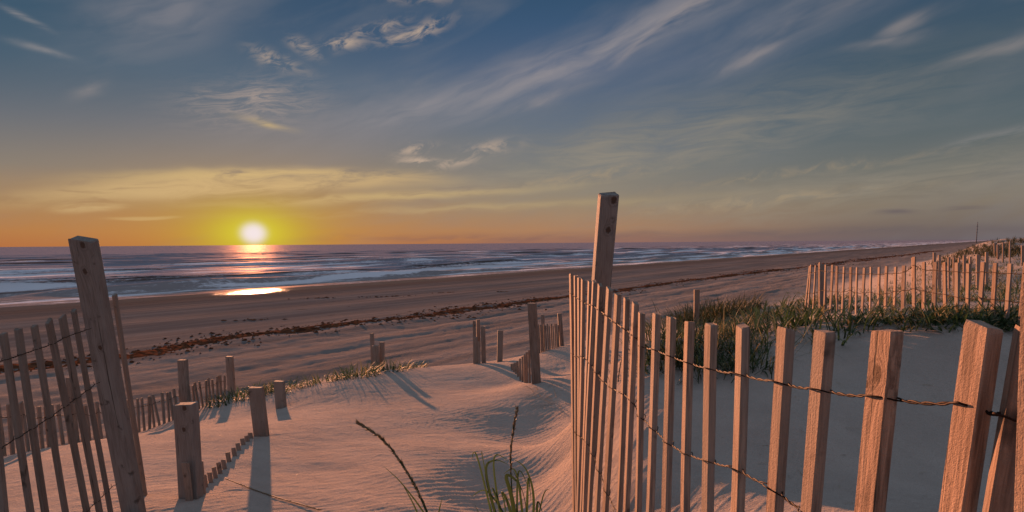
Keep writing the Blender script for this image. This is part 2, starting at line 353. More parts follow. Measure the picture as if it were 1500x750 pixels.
def water_mat():
    m, N, b = new_mat('sea_water')
    g = N.node('ShaderNodeNewGeometry').outputs['Position']
    s = N.vm('DOT_PRODUCT', g, (SN[0], SN[1], 0)); t = N.vm('DOT_PRODUCT', g, (ST[0], ST[1], 0))
    at_ = N.node('ShaderNodeAttribute', attribute_name='foam').outputs['Fac']
    n1 = N.noise(N.xyz(N.mul(s, .55), N.mul(t, .10), 1), 1.0, 6, .65)
    n2 = N.noise(N.xyz(N.mul(s, 2.6), N.mul(t, 1.2), 5), 1.0, 5, .7)
    near = N.step(s, 240, 60, .0, 1.0)
    f = N.add(N.mul(at_, .85), N.mul(near, .20))
    foam = N.step(N.add(f, N.add(N.mul(N.sub(n1, .5), .9), N.mul(N.sub(n2, .5), .9))), .20, .50)
    body = N.mix(N.step(s, 58, 90), (.19, .165, .165, 1), (.20, .20, .245, 1))
    c = N.mix(N.mul(foam, .80), body, (.68, .66, .69, 1))
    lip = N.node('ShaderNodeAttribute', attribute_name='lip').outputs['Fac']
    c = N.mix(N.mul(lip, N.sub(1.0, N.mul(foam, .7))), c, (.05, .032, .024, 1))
    h1 = N.noise(N.xyz(N.mul(s, 1.1), N.mul(t, .45), 0), 1.0, 5, .62)
    h2 = N.noise(N.xyz(N.mul(s, .16), N.mul(t, .05), 0), 1.0, 4, .55)
    nb = N.bump(h1, .75, .28); nb = N.bump(h2, .6, 1.6, nb)
    N.put(b.inputs['Base Color'], c); b.inputs['Roughness'].default_value = .9; b.inputs['Specular IOR Level'].default_value = 0
    N.put(b.inputs['Normal'], nb)
    gls = N.node('ShaderNodeBsdfGlossy'); gls.inputs['Roughness'].default_value = .52; N.put(gls.inputs['Normal'], nb); gls.inputs[0].default_value = (.95, .70, .52, 1)
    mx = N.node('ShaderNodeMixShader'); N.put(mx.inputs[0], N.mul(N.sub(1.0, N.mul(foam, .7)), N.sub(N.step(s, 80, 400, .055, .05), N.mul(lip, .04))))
    out = [q for q in N.n if q.type == 'OUTPUT_MATERIAL'][0]
    N.l.new(b.outputs[0], mx.inputs[1]); N.l.new(gls.outputs[0], mx.inputs[2]); N.l.new(mx.outputs[0], out.inputs[0])
    return m
def wood_mat(name, dark, light, grey, knots=(), cracks=.5):
    m, N, b = new_mat(name)
    tc = N.node('ShaderNodeTexCoord').outputs['Object']; rnd = N.node('ShaderNodeObjectInfo').outputs['Random']
    off = N.xyz(N.mul(rnd, 37.0), N.mul(rnd, 91.0), N.mul(rnd, 53.0))
    v = N.vm('ADD', tc, off); x, y, z = N.sep(v)
    ring = None
    for (kx, kz, kr) in knots:
        ox, oy, oz = N.sep(tc)
        d = N.m('SQRT', N.add(N.m('POWER', N.m('ABSOLUTE', N.sub(ox, kx)), 2.0), N.m('POWER', N.m('ABSOLUTE', N.mul(N.sub(oz, kz), .8)), 2.0)))
        k = N.m('DIVIDE', N.add(d, N.mul(N.sub(N.noise(tc, 95, 4, .7), .5), kr * 1.5)), kr)
        ring = k if ring is None else N.m('MINIMUM', ring, k)
    gv = N.xyz(N.mul(x, 1.0), N.mul(y, 1.0), N.mul(z, .05))
    if ring is not None:
        gv = N.vm('ADD', gv, N.xyz(N.mul(N.m('EXPONENT', N.mul(ring, -.7)), .035), 0, 0))
    grain = N.noise(gv, 240, 5, .65, .4); broad = N.noise(N.xyz(x, y, N.mul(z, .22)), 22, 4, .6)
    saw = N.noise(N.xyz(N.add(x, N.mul(z, .5)), y, N.mul(z, 1.0)), 330, 4, .75)
    c = N.mix(N.step(grain, .28, .72), dark, light)
    c = N.mix(N.mul(N.step(broad, .38, .68), .65), c, grey)
    c = N.mix(N.mul(rnd, .35), c, dark)
    c = N.mix(N.mul(N.m('FRACT', N.mul(rnd, 7.3)), .45), c, grey)
    crack = N.noise(N.xyz(x, y, N.mul(z, .03)), 85, 3, .55, .8)
    ck = N.mul(N.step(crack, .655, .70), cracks)
    c = N.mix(ck, c, (.03, .022, .017, 1))
    stain = N.noise(v, 17, 3, .6)
    c = N.mix(N.mul(N.step(stain, .62, .74), .75), c, (.035, .026, .02, 1))
    if ring is not None:
        c = N.mix(N.step(ring, 1.25, .75, 0, .9), c, (.06, .036, .024, 1))
        c = N.mix(N.mul(N.m('EXPONENT', N.mul(N.m('POWER', N.m('ABSOLUTE', N.sub(ring, 1.7)), 2.0), -14)), .5), c, dark)
    N.put(b.inputs['Base Color'], c); b.inputs['Roughness'].default_value = .86; b.inputs['Specular IOR Level'].default_value = .15
    h = N.sub(N.add(N.mul(grain, .8), N.mul(saw, .9)), N.mul(ck, 1.5))
    N.put(b.inputs['Normal'], N.bump(h, .8, .0015))
    return m
def leaf_mat(name, a, bcol, dry):
    m, N, b = new_mat(name)
    t = N.node('ShaderNodeAttribute', attribute_name='tint').outputs['Fac']
    c = N.mix(N.step(t, 0, .7), a, bcol); c = N.mix(N.step(t, .72, .95), c, dry)
    N.put(b.inputs['Base Color'], c); b.inputs['Roughness'].default_value = .6; b.inputs['Specular IOR Level'].default_value = .3
    tr = N.node('ShaderNodeBsdfTranslucent'); N.put(tr.inputs[0], c)
    mx = N.node('ShaderNodeMixShader'); mx.inputs[0].default_value = .3
    out = [q for q in N.n if q.type == 'OUTPUT_MATERIAL'][0]
    N.l.new(b.outputs[0], mx.inputs[1]); N.l.new(tr.outputs[0], mx.inputs[2]); N.l.new(mx.outputs[0], out.inputs[0])
    return m
def plain_mat(name, c1, c2, scale, rough=.8, metal=0.0, bump=.3, dist=.004):
    m, N, b = new_mat(name)
    tc = N.node('ShaderNodeTexCoord').outputs['Object']
    nz = N.noise(tc, scale, 5, .65)
    N.put(b.inputs['Base Color'], N.mix(N.step(nz, .3, .7), c1, c2)); b.inputs['Roughness'].default_value = rough
    b.inputs['Metallic'].default_value = metal; b.inputs['Specular IOR Level'].default_value = 0
    N.put(b.inputs['Normal'], N.bump(nz, bump, dist)); return m
SAND = sand_mat(); WATER = water_mat()
PICK = wood_mat('picket_wood', (.095, .060, .044, 1), (.36, .245, .18, 1), (.22, .185, .16, 1), cracks=.6)
KNOT = wood_mat('knotty_wood', (.095, .060, .044, 1), (.36, .245, .18, 1), (.22, .185, .16, 1), [(-.004, -.040, .0065), (.010, -.053, .0030)], .55)
POST = wood_mat('post_wood', (.10, .072, .058, 1), (.205, .155, .125, 1), (.225, .19, .165, 1), cracks=.8)
POSTK = wood_mat('knotty_post_wood', (.12, .10, .09, 1), (.24, .21, .19, 1), (.27, .25, .235, 1), [(.012, -.015, .010), (.002, -.115, .009), (.006, -.42, .008)], .8)
WIRE = plain_mat('rusty_wire', (.012, .009, .008, 1), (.03, .018, .014, 1), 300, .6, .6, .3, .0006)
WEED = plain_mat('seaweed', (.035, .016, .010, 1), (.155, .06, .03, 1), 3.0, .8, 0, .5, .02)
GRASS = leaf_mat('dune_grass', (.022, .042, .016, 1), (.050, .085, .030, 1), (.24, .18, .085, 1))
DARKG = leaf_mat('bush_grass', (.013, .020, .009, 1), (.034, .044, .018, 1), (.14, .11, .055, 1))
STRAW = leaf_mat('straw', (.17, .115, .065, 1), (.30, .215, .125, 1), (.33, .25, .15, 1))
STEEL = plain_mat('painted_steel', (.10, .10, .11, 1), (.16, .15, .15, 1), .5, .6)

# ------------------------------------------------------------------ ground and sea
rs = np.concatenate([np.exp(np.arange(math.log(.12), math.log(1.3), .05)), np.exp(np.arange(math.log(1.3), math.log(9.5), .0036)),
                     np.exp(np.arange(math.log(9.5), math.log(90), .011)), np.exp(np.arange(math.log(90), math.log(30000), .05))])
angs = np.concatenate([np.arange(-52, 52, .15), np.arange(52, 308, 4.0)]) * math.pi / 180
gx, gy = polar(rs, angs)
gz = h0(gx, gy) + relief(gx, gy)
tag(np_mesh('ground', np.column_stack([gx, gy, gz]), grid_faces(len(rs), len(angs), True), SAND), kind='structure')

def waves(x, y):
    s, t = sh(x, y); r = np.hypot(x, y)
    shoal = sstep(s, 56, 66); far = 1 - sstep(r, 500, 1400)
    ph = s + 5.0 * fbm(t / 55, s / 60, 101, 3)
    lam = 10.5
    a = np.clip(.50 + 1.9 * fbm(t / 34, s / 13, 111, 3), 0, 1.3)
    c1 = (.5 + .5 * np.sin(ph * 2 * math.pi / lam)) ** 3
    z = .62 * a * c1 * shoal * (1 - .5 * sstep(s, 90, 200)) * far
    z = z + shoal * far * (.10 * fbm(s / 3.0, t / 7.0, 121, 4) + .16 * fbm(s / 9, t / 20, 131, 3))
    z = z + .035 * fbm(s / 1.5, t / 7, 141, 3) * (1 - shoal) + .045 * np.sin(t / 7) * (1 - shoal) * .4
    front = np.clip(np.sin((ph + 2.2) * 2 * math.pi / lam), 0, 1) ** 2
    wash = np.clip(.5 + 1.6 * fbm(t / 24, s / 7, 151, 3), 0, 1)
    foam = front * wash * (1 - sstep(s, 70, 170)) * .55 + c1 * (a > .85) * .22 + .5 * np.exp(-((s - 58.6 - 1.5 * fbm(t / 9, s * 0, 161, 3)) / 1.0) ** 2)
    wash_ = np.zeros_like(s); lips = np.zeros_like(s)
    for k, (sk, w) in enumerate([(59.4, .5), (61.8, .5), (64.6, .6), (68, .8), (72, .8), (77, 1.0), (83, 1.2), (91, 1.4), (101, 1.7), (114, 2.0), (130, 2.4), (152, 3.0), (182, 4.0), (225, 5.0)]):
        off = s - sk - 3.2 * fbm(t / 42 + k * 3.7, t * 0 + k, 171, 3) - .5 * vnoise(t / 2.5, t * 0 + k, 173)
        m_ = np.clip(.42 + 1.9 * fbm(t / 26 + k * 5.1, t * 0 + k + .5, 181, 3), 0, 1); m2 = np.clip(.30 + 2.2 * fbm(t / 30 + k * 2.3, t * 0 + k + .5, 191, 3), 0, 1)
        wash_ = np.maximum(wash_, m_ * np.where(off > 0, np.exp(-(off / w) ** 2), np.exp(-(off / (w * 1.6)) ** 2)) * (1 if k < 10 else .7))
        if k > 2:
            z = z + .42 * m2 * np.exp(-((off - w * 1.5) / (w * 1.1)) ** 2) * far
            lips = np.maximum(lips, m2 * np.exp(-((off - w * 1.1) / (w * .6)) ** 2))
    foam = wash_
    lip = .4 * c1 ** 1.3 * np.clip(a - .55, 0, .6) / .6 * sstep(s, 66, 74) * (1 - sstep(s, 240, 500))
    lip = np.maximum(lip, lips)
    return z, foam, lip
wr = np.concatenate([np.exp(np.arange(math.log(28), math.log(420), .0055)), np.exp(np.arange(math.log(420), math.log(40000), .035))])
wa = np.arange(-74, 74, .2) * math.pi / 180
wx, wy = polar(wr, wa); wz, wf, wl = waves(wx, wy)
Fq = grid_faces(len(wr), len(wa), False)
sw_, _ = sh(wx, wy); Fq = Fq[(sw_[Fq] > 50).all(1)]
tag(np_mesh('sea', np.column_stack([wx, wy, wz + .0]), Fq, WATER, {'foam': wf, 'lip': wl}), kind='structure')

# ------------------------------------------------------------------ timber
def plank(name, w, t, h, mat, parent, seed=0, segs=8, ch=.12, warp=.004, slant=.0022, below=.0):
    """a sawn board, its top at z=0 and running down to -h; x is the wide way"""
    r = random.Random(seed); c = min(w, t) * ch
    prof = [(-w/2 + c, -t/2), (w/2 - c, -t/2), (w/2, -t/2 + c), (w/2, t/2 - c), (w/2 - c, t/2), (-w/2 + c, t/2), (-w/2, t/2 - c), (-w/2, -t/2 + c)]
    V = []; F = []; a1, a2, p1, p2 = r.uniform(-1, 1), r.uniform(-1, 1), r.uniform(0, 6), r.uniform(0, 6)
    sx, sy = r.uniform(-1, 1) * slant, r.uniform(-1, 1) * slant
    zs = [0, -.004] + [-h * (k / segs) for k in range(1, segs + 1)]
    for i, z in enumerate(zs):
        ox = warp * a1 * math.sin(z * 5 + p1); oy = warp * a2 * math.sin(z * 4 + p2); tw = .05 * a2 * z
        shr = .94 if i == 0 else 1.0
        for (x, y) in prof:
            x *= shr * (1 + r.uniform(-.018, .018)); y *= shr * (1 + r.uniform(-.03, .03))
            zz = z + (x / w * sx * 2 + y / t * sy + r.uniform(-.0018, .0018) if i < 2 else 0)
            V.append((x * math.cos(tw) - y * math.sin(tw) + ox, x * math.sin(tw) + y * math.cos(tw) + oy, zz))
    for i in range(len(zs) - 1):
        for j in range(8):
            k = (j + 1) % 8; F.append((i * 8 + k, i * 8 + j, (i + 1) * 8 + j, (i + 1) * 8 + k))
    F.append(tuple(range(8))); F.append(tuple(reversed(range(len(V) - 8, len(V)))))
    return mesh_obj(name, V, F, mat, parent)
def frame(top, bottom, wdir):
    zc = (top - bottom).normalized(); xc = (wdir - zc * wdir.dot(zc)).normalized(); yc = zc.cross(xc)
    return Matrix(((xc.x, yc.x, zc.x, top.x), (xc.y, yc.y, zc.y, top.y), (xc.z, yc.z, zc.z, top.z), (0, 0, 0, 1)))
_sd = [100]
def board(parent, name, top, low, wdir, w, t, mat=None, bury=.12, segs=8, yaw=.0, **kw):
    """board from its top through a lower point and on into the ground"""
    _sd[0] += 1
    d = (low - top).normalized()
    # march to the ground
    L = 0.0; p = top.copy()
    for k in range(400):
        L += .01; p = top + d * L
        if k % 2 == 0 and p.z < ground(p.x, p.y): break
    L += bury
    wd = Matrix.Rotation(yaw, 3, 'Z') @ wdir
    o = plank(name, w, t, L, mat or PICK, parent, _sd[0], segs, **kw)
    set_world(o, frame(top, top + d * L, wd))
    return o
def tube(path, rad, sides=6):
    V = []; F = []; m = len(path)
    for i, p in enumerate(path):
        a = path[min(i + 1, m - 1)] - path[max(i - 1, 0)]; a.normalize()
        u = a.cross(Vector((.13, .27, .95))); u.normalize(); v = a.cross(u)
        rr = rad(i / (m - 1)) if callable(rad) else rad
        for k in range(sides):
            q = 2 * math.pi * k / sides; V.append(p + (u * math.cos(q) + v * math.sin(q)) * rr)
    for i in range(m - 1):
        for k in range(sides):
            l = (k + 1) % sides; F.append((i * sides + k, i * sides + l, (i + 1) * sides + l, (i + 1) * sides + k))
    F.append(tuple(reversed(range(sides)))); F.append(tuple(range((m - 1) * sides, m * sides)))
    return V, F
def wire(parent, pts, nrm, half, r=.0009, turns=3, sag=.004, name='wire'):
    """two twisted strands through pts (one per picket), passing either side of each picket"""
    V = []; F = []
    for sgn in (1, -1):
        path = []
        for i in range(len(pts) - 1):
            a, b = pts[i], pts[i + 1]; m = 18
            for j in range(m + (i == len(pts) - 2)):
                f = j / m; e = min(f, 1 - f); side = sgn * (1 if i % 2 == 0 else -1)
                sd = side if f < .5 else -side
                wgt = max(0.0, 1 - e / .30); wgt = wgt * wgt * (3 - 2 * wgt)
                q = 2 * math.pi * turns * f + (0 if side > 0 else math.pi)
                tw = nrm * (math.cos(q) * r * 1.15) + Vector((0, 0, math.sin(q) * r * 1.15))
                path.append(a.lerp(b, f) + tw * (1 - wgt) + nrm * (sd * (half + r) * wgt) - Vector((0, 0, sag * math.sin(math.pi * f))))
        v, f_ = tube(path, r, 6); k = len(V); V += v; F += [tuple(x + k for x in q) for q in f_]
    o = mesh_obj(name, [v - parent.location for v in V], F, WIRE, parent, True); return o

FG = 'weathered picket fences half buried in the dunes'
def plane_vectors(b):
    d = Vector((b, 1, 0)).normalized(); return d, Vector((-d.y, d.x, 0))

def width_for(p, d, wpx, t):
    q = p + d * .01; f = lambda v: FPX * (v - EYE).dot(Rt) / (v - EYE).dot(Fw)
    k = abs(f(q) - f(p)) / .01
    side = t * FPX / (p - EYE).length * abs((p - EYE).normalized().dot(d))
    return max(.02, (wpx - side) / k)
# near fence on the right -------------------------------------------------
A1, B1 = .36, -.0556
d1, n1 = plane_vectors(B1)
near = [(1487, 481, 1466), (1438, 474, 1402), (1297, 482, 1273), (1205, 484, 1184), (1146, 481, 1131), (1083, 477, 1073), (1041, 475, 1037), (1010, 471, 1003), (984, 465, 976), (961, 459, 953),
        (942, 458, 936), (932, 444, 920), (917, 437, 904), (903, 431, 887), (891, 423, 874), (880, 417, 864), (870, 412, 857), (862, 412, 852), (855, 409, 848), (849, 407, 846), (843, 404, 845), (837.5, 401, 843)]
NEARW = [42, 55, 45, 30, 26, 22, 17, 15.5, 14, 13, 11, 11, 10.5, 10]
fence = empty('sand_fence', onplane(837, 745, A1, B1), 'tall rough picket fence with twisted wires running away close along the right of the picture', 'fence', FG)
axis = []
for i, (u, v, ub) in enumerate(near):
    tp = onplane(u, v, A1, B1); lo = onplane(ub, 750, A1, B1)
    # seen almost edge on at the far end, so the plane solution is damped
    jit = n1 * random.uniform(-.004, .004)
    w = max(.024, width_for(tp, d1, NEARW[i], .0115)) if i < 14 else .034
    w = min(w, .042)
    board(fence, 'picket', tp + jit - (n1 * .012 if i == 0 else n1 * 0), lo + jit, d1 if i else Vector((1, -.25, 0)), w if i else .017, .0115, KNOT if i == 2 else PICK, segs=14, yaw=random.uniform(-.08, .08))
    axis.append((tp, lo))
def along(tp, lo, z): return tp + (lo - tp) * ((tp.z - z) / (tp.z - lo.z))
eyez = EYE.z
for zs in ([(-.075), (-.115)], [(-.22), (-.36)], [(-.52), (-.70)]):
    pts = []
    for k, (tp, lo) in enumerate(axis):
        f = min(1, (tp.y - axis[0][0].y) / (axis[-1][0].y - axis[0][0].y))
        g_ = min(1, f * 2.2) if zs[0] == -.075 else f
        if zs[0] == -.075: dz = tp.z - .058 - .015 * g_
        elif zs[0] == -.22: dz = tp.z - .19 - .10 * f - .012 * math.sin(k)
        else: dz = tp.z - .56 - .02 * math.sin(k * .7)
        pts.append(along(tp, lo, dz))
    pts.insert(0, pts[0] * 2 - pts[1])
    wire(fence, pts, n1, .0090)
# posts of that fence: the tall one past its middle and the one at the right edge
tp = onplane(892, 284, A1 + .065, B1); lo = onplane(880, 430, A1 + .065, B1)
P1 = board(fence, 'post', tp, lo, Vector((1, .12, 0)), .060, .040, POSTK, segs=10, ch=.06, warp=.002, slant=.002)
tp = onplane(1562, 408, A1 - .022, B1); lo = onplane(1545, 750, A1 - .022, B1)
board(fence, 'post', tp, lo, d1, .036, .020, PICK, segs=10, ch=.08, warp=.002)

# near fence on the left ---------------------------------------------------
A3, B3 = -.74, -.34
d3, n3 = plane_vectors(B3)
left = [(-21, 494, 6), (4.5, 488.5, 45), (27, 482, 66), (49, 477, 97), (70, 470, 128), (92, 463, 145), (109, 454, 161), (168, 432, 216)]
fl = empty('sand_fence', onplane(109, 749, A3, B3), 'leaning picket fence with a tall broad post at the left edge of the picture', 'fence', FG)
ax3 = []
for i, (u, v, ub) in enumerate(left):
    tp = onplane(u, v, A3, B3); lo = onplane(ub, 750, A3, B3)
    if i == 7: tp = onplane(u, v, A3 - .05, B3); lo = onplane(ub, 750, A3 - .05, B3)
    else: ax3.append((tp, lo))
    board(fl, 'picket', tp, lo, d3, min(.036, max(.019, width_for(tp, d3, 11, .010))), .010, POST, segs=12, yaw=random.uniform(-.1, .1))
tp = onplane(122, 350, A3 - .03, B3); lo = onplane(196, 750, A3 - .03, B3)
board(fl, 'post', tp, lo, Vector((1, -.15, 0)), .086, .042, POSTK, segs=10, ch=.05, warp=.002, slant=.002)
pp = (tp, lo)
for zz in ([(-8, 532), (73, 503), (123, 482)], [(-8, 660), (73, 610), (150, 555)], [(-8, 870), (73, 800), (160, 715)]):
    us = [q[0] for q in zz]; vs_ = [q[1] for q in zz]; pts = []
    for (tp, lo) in ax3:
        # picture row of the wire at this picket
        best = min((abs((lambda P: (lambda d: (CY - FPX * d.dot(Up) / d.dot(Fw)) - np.interp(750 + FPX * d.dot(Rt) / d.dot(Fw), us, vs_))(P - EYE))(tp.lerp(lo, f))), f) for f in np.linspace(0.02, 1.4, 200))[1]
        pts.append(tp.lerp(lo, best))
    pts.append(pts[-1] + (pts[-1] - pts[-2]) * .9 + n3 * .0)
    wire(fl, pts, n3, .0085)

# lit fence on the right, beyond the mound -------------------------------------
A2, B2 = 2.2, .078
d2, n2 = plane_vectors(B2)
C5 = lambda x, y: (1150 + x / 4.166, 320 + y / 4.166)
f2 = [(1475, 272, 1440, 660), (1375, 275, 1352, 640), (1285, 272, 1265, 628), (1210, 268, 1190, 615), (1120, 275, 1112, 620), (1048, 270, 1042, 605), (975, 268, 975, 580), (913, 265, 908, 570), (848, 268, 848, 545), (790, 235, 785, 545),
      (727, 288, 720, 530), (675, 295, 664, 535), (622, 292, 610, 560), (573, 298, 566, 560), (525, 297, 519, 540), (483, 300, 474, 545), (443, 298, 435, 550), (400, 298, 398, 520), (362, 295, 350, 540), (322, 290, 314, 540), (287, 283, 275, 540), (248, 283, 240, 530), (212, 268, 212, 540), (185, 287, 170, 560), (160, 283, 138, 560), (150, 290, 122, 555)]
fr = empty('sand_fence', onplane(1340, 465, A2, B2), 'sunlit orange picket fence rising from grass beyond the sand mound at the right', 'fence', FG)
ax2 = []
SP2 = lambda a: 8.6 + 13 * (a - 185) / 1190
for (a, b, c, d) in f2:
    tp = onplane(*C5(a, b), A2, B2); lo = onplane(*C5(c, d), A2, B2)
    board(fr, 'picket', tp, lo, d2, max(.02, width_for(tp, d2, .36 * SP2(a), .009)) * random.uniform(.92, 1.08), .009, PICK, segs=5, yaw=random.uniform(-.2, .2)); ax2.append((tp, lo))
tp = onplane(*C5(228, 278), A2 + .05, B2); lo = onplane(*C5(226, 510), A2 + .05, B2)
board(fr, 'post', tp, lo, Vector((1, 0, 0)), .06, .045, POST, segs=5)
for k in (.16, .62):
    wire(fr, [tp.lerp(lo, k) for tp, lo in ax2], n2, .0066, r=.0015, turns=2)

# long low fence behind on the left ------------------------------------------------
def run_fence(obj, pts, hts, step=.1, w=.037, t=.012, mat=None, wires=(.3,), lean=.05, r=.0018):
    """pickets every step along the ground line pts (x, y) with heights hts above the sand"""
    P_ = [Vector((*p, 0)) for p in pts]; seg = [(P_[i + 1] - P_[i]).length for i in range(len(P_) - 1)]
    tot = sum(seg); k = int(tot / step); tops = []
    for i in range(k + 1):
        q = i * step; j = 0
        while j < len(seg) - 1 and q > seg[j]: q -= seg[j]; j += 1
        f = q / seg[j]; p = P_[j].lerp(P_[j + 1], f); dv = (P_[j + 1] - P_[j]).normalized()
        h = (hts[j] + (hts[j + 1] - hts[j]) * f) * random.uniform(.93, 1.05)
        z = ground(p.x, p.y); b = Vector((p.x, p.y, z)); l = Vector((random.gauss(-lean * .6, lean), random.gauss(0, lean * .6), 1)) * h
        board(obj, 'picket', b + l, b, dv, w * random.uniform(.9, 1.1), t, mat, segs=3, bury=.06, yaw=random.uniform(-.2, .2)); tops.append((b + l, b, dv))
    for wf_ in wires:
        wire(obj, [a.lerp(b, wf_) for a, b, _ in tops], tops[0][2].cross(Vector((0, 0, 1))), t / 2, r=r, turns=2)
    return tops
def stub(obj, top, base, wpx, thick=None, mat=None, name='post', Y=4, **kw):
    tp = at(*top, Y); bs = at(*base, Y)
    w = wpx * Y / FPX
    return board(obj, name, tp, bs, Vector((1, random.uniform(-.15, .15), 0)), w, thick or w * .6, mat or POST, segs=5, **kw)
b4 = [at(6, 668, 4.4), at(90, 655, 5.0), at(200, 634, 6.0), at(330, 588, 7.6)]
f4 = empty('sand_fence', (b4[2].x, b4[2].y, ground(b4[2].x, b4[2].y)), 'long row of short pickets behind the leaning fence, dipping through the hollow at the left', 'fence', FG)
run_fence(f4, [(p.x, p.y) for p in b4], [.40, .37, .34, .29], .078, wires=(.25,))
stub(f4, (267, 527), (273, 604), 13, Y=6.75); stub(f4, (336, 522), (340, 578), 10, Y=7.8); stub(f4, (101, 553), (112, 650), 8, .03, Y=5.2)

# buried fence with the stub posts ---------------------------------------------------
f5b = at(282, 728, 2.75)
f5 = empty('sand_fence', (f5b.x, f5b.y, ground(f5b.x, f5b.y)), 'nearly buried fence of stub posts and picket tips poking out of the sunlit sand', 'fence', FG)
stub(f5, (270.5, 591), (281, 728), 30, .055, POSTK, Y=2.75, ch=.06); stub(f5, (375, 567), (383, 637), 20, .06, Y=4.25); stub(f5, (409, 558), (412, 598), 14.5, .06, Y=6.1)
stub(f5, (291, 676), (296, 728), 13, .02, PICK, 'picket', Y=2.82); stub(f5, (271, 678), (276, 722), 10, .014, PICK, 'picket', Y=2.7)
for (x, y, hh, Y) in [(300, 668, 15, 2.75), (307, 662, 13, 2.85), (314, 656, 14, 2.95), (321, 653, 14, 3.05), (328, 648, 12, 3.15), (335, 643, 12, 3.3), (342, 640, 10, 3.45), (349, 638, 9, 3.6), (356, 636, 8, 3.75), (362, 634, 7, 3.85), (368, 632, 7, 3.95)]:
    Y += .2; p = at(x, y + hh, Y); g_ = ground(p.x, p.y); p.z = g_
    board(f5, 'picket', p + Vector((-.006, 0, hh * Y / FPX * 1.25)), p, Vector((1, .35, 0)), 6.2 * Y / FPX, .010, PICK, segs=2, bury=.05)

# fence by the dark post in the middle ---------------------------------------------------
C2 = lambda x, y: (380 + x / 2.344, 430 + y / 2.344)
pb = at(786, 560, 5.9)
f6 = empty('sand_fence', (pb.x, pb.y, ground(pb.x, pb.y)), 'dark upright post with a short descending row of pickets, left of the tall near fence', 'fence', FG)
stub(f6, (779, 444), (786, 560), 13, .07, Y=5.9)
for (x, y, yb, Y) in [(866, 242, 268, 6.5), (872, 240, 270, 6.4), (879, 237, 273, 6.3), (886, 233, 277, 6.15), (894, 224, 282, 6.0), (902, 217, 287, 5.9), (910, 209, 293, 5.75), (918, 202, 299, 5.6), (927, 195, 306, 5.45)]:
    stub(f6, C2(x, y), C2(x + 2, yb), 3.2, .012, PICK, 'picket', Y=Y + .55)
pb = at(806, 510, 7.8)
f7 = empty('sand_fence', (pb.x, pb.y, ground(pb.x, pb.y)), 'small far picket panel held between two posts on the crest, right behind the dark post', 'fence', FG)
stub(f7, (795, 461), (796, 512), 5, .045, Y=7.9); stub(f7, (819.5, 459), (823, 508), 6, .05, Y=8.0)
for k in range(12):
    x = 789 + k * 2.6
    stub(f7, (x, 476 + random.uniform(-2, 3)), (x + 1.5, 511), 2.0, .012, PICK, 'picket', Y=7.75 + k * .015)
pb = at(700, 531, 8.0)
f8 = empty('fence_remnant', (pb.x, pb.y, ground(pb.x, pb.y)), 'broken cluster of narrow boards of unequal height standing on the middle of the dune crest', 'fence', 'fence remnants on the dune crest')
stub(f8, (695, 470), (695, 532), 4.2, .03, Y=8.0); stub(f8, (700.5, 468), (701, 532), 5.5, .04, Y=8.1); stub(f8, (708, 478), (708.5, 531), 6, .05, Y=8.0); stub(f8, (697, 494), (697, 532), 6.5, .015, PICK, 'picket', Y=7.9); stub(f8, (702, 500), (702, 532), 4, .012, PICK, 'picket', Y=7.88)
pb = at(733, 530, 8.0)
p9 = tag(board(None, 'fence_post', at(733, 484, 8.0), at(732, 530, 8.0), Vector((1, .1, 0)), .072, .05, POST, segs=5), 'short square post standing alone on the crest beside the cluster of boards', 'post', 'lone posts in the sand')
pb = at(552, 542, 8.0)
f9 = empty('fence_remnant', (pb.x, pb.y, ground(pb.x, pb.y)), 'three stub posts close together among green grass at the left end of the crest', 'fence', 'fence remnants on the dune crest')
stub(f9, (545, 488), (547, 540), 5.5, .04, Y=8.2); stub(f9, (549.5, 506), (552, 543), 9.5, .06, Y=8.0); stub(f9, (559.5, 501), (560, 538), 6.5, .05, Y=8.1)

# bits of fence in the far grass on the right
tag(board(None, 'fence_post', at(1020, 424, 6.6), at(1020, 470, 6.6), Vector((1, 0, 0)), .055, .04, PICK, segs=4), 'narrow sunlit post standing in front of the dark round bush', 'post', 'lone posts in the sand')
C5p = lambda x, y, Y: at(*C5(x, y), Y)
def far_fence(label, rows, Y0, Y1):
    m = len(rows); p = C5p(*rows[m // 2][:2], Y0); e = empty('sand_fence', (p.x, p.y, ground(p.x, p.y)), label, 'fence', FG)
    for i, (x, y, hpx, wpx) in enumerate(rows):
        Y = Y0 + (Y1 - Y0) * i / max(1, m - 1)
        stub(e, C5(x, y), C5(x, y + hpx), wpx / 4.166, .05, PICK, 'post' if wpx > 14 else 'picket', Y=Y, bury=.2)
    return e
far_fence('far broken fence of sunlit posts showing over the middle of the lit fence', [(778, 240, 60, 9), (912, 208, 80, 16), (942, 222, 60, 14), (1000, 236, 50, 10), (1030, 238, 48, 10), (1062, 240, 48, 10), (1095, 226, 60, 16), (1130, 232, 50, 10), (1178, 222, 62, 22), (1230, 205, 75, 16)], 17, 14)
far_fence('farthest posts on the grassy dune at the right edge, above the lit fence', [(1284, 150, 40, 18), (1300, 160, 40, 12), (1330, 146, 40, 8), (1372, 140, 40, 8), (1450, 165, 60, 16), (1500, 160, 60, 10)], 30, 20)

# mast far down the shore
mb = at(1430, 356, 700)
mz = ground(mb.x, mb.y)
mast = empty('radio_mast', (mb.x, mb.y, mz), 'thin dark mast standing far down the shore on the horizon at the right', 'mast')
mp = [Vector((0, 0, z)) for z in np.linspace(-1, 20.2 + 4.4 - mz, 8)]
V, F = tube(mp, lambda f: .55 - .25 * f, 8); mesh_obj('pole', V, F, STEEL, mast, True)
for zz in (12, 15.5, 18.5):
    V, F = tube([Vector((-1.1, 0, zz)), Vector((1.1, 0, zz))], .18, 6); mesh_obj('cross_bar', V, F, STEEL, mast, True)

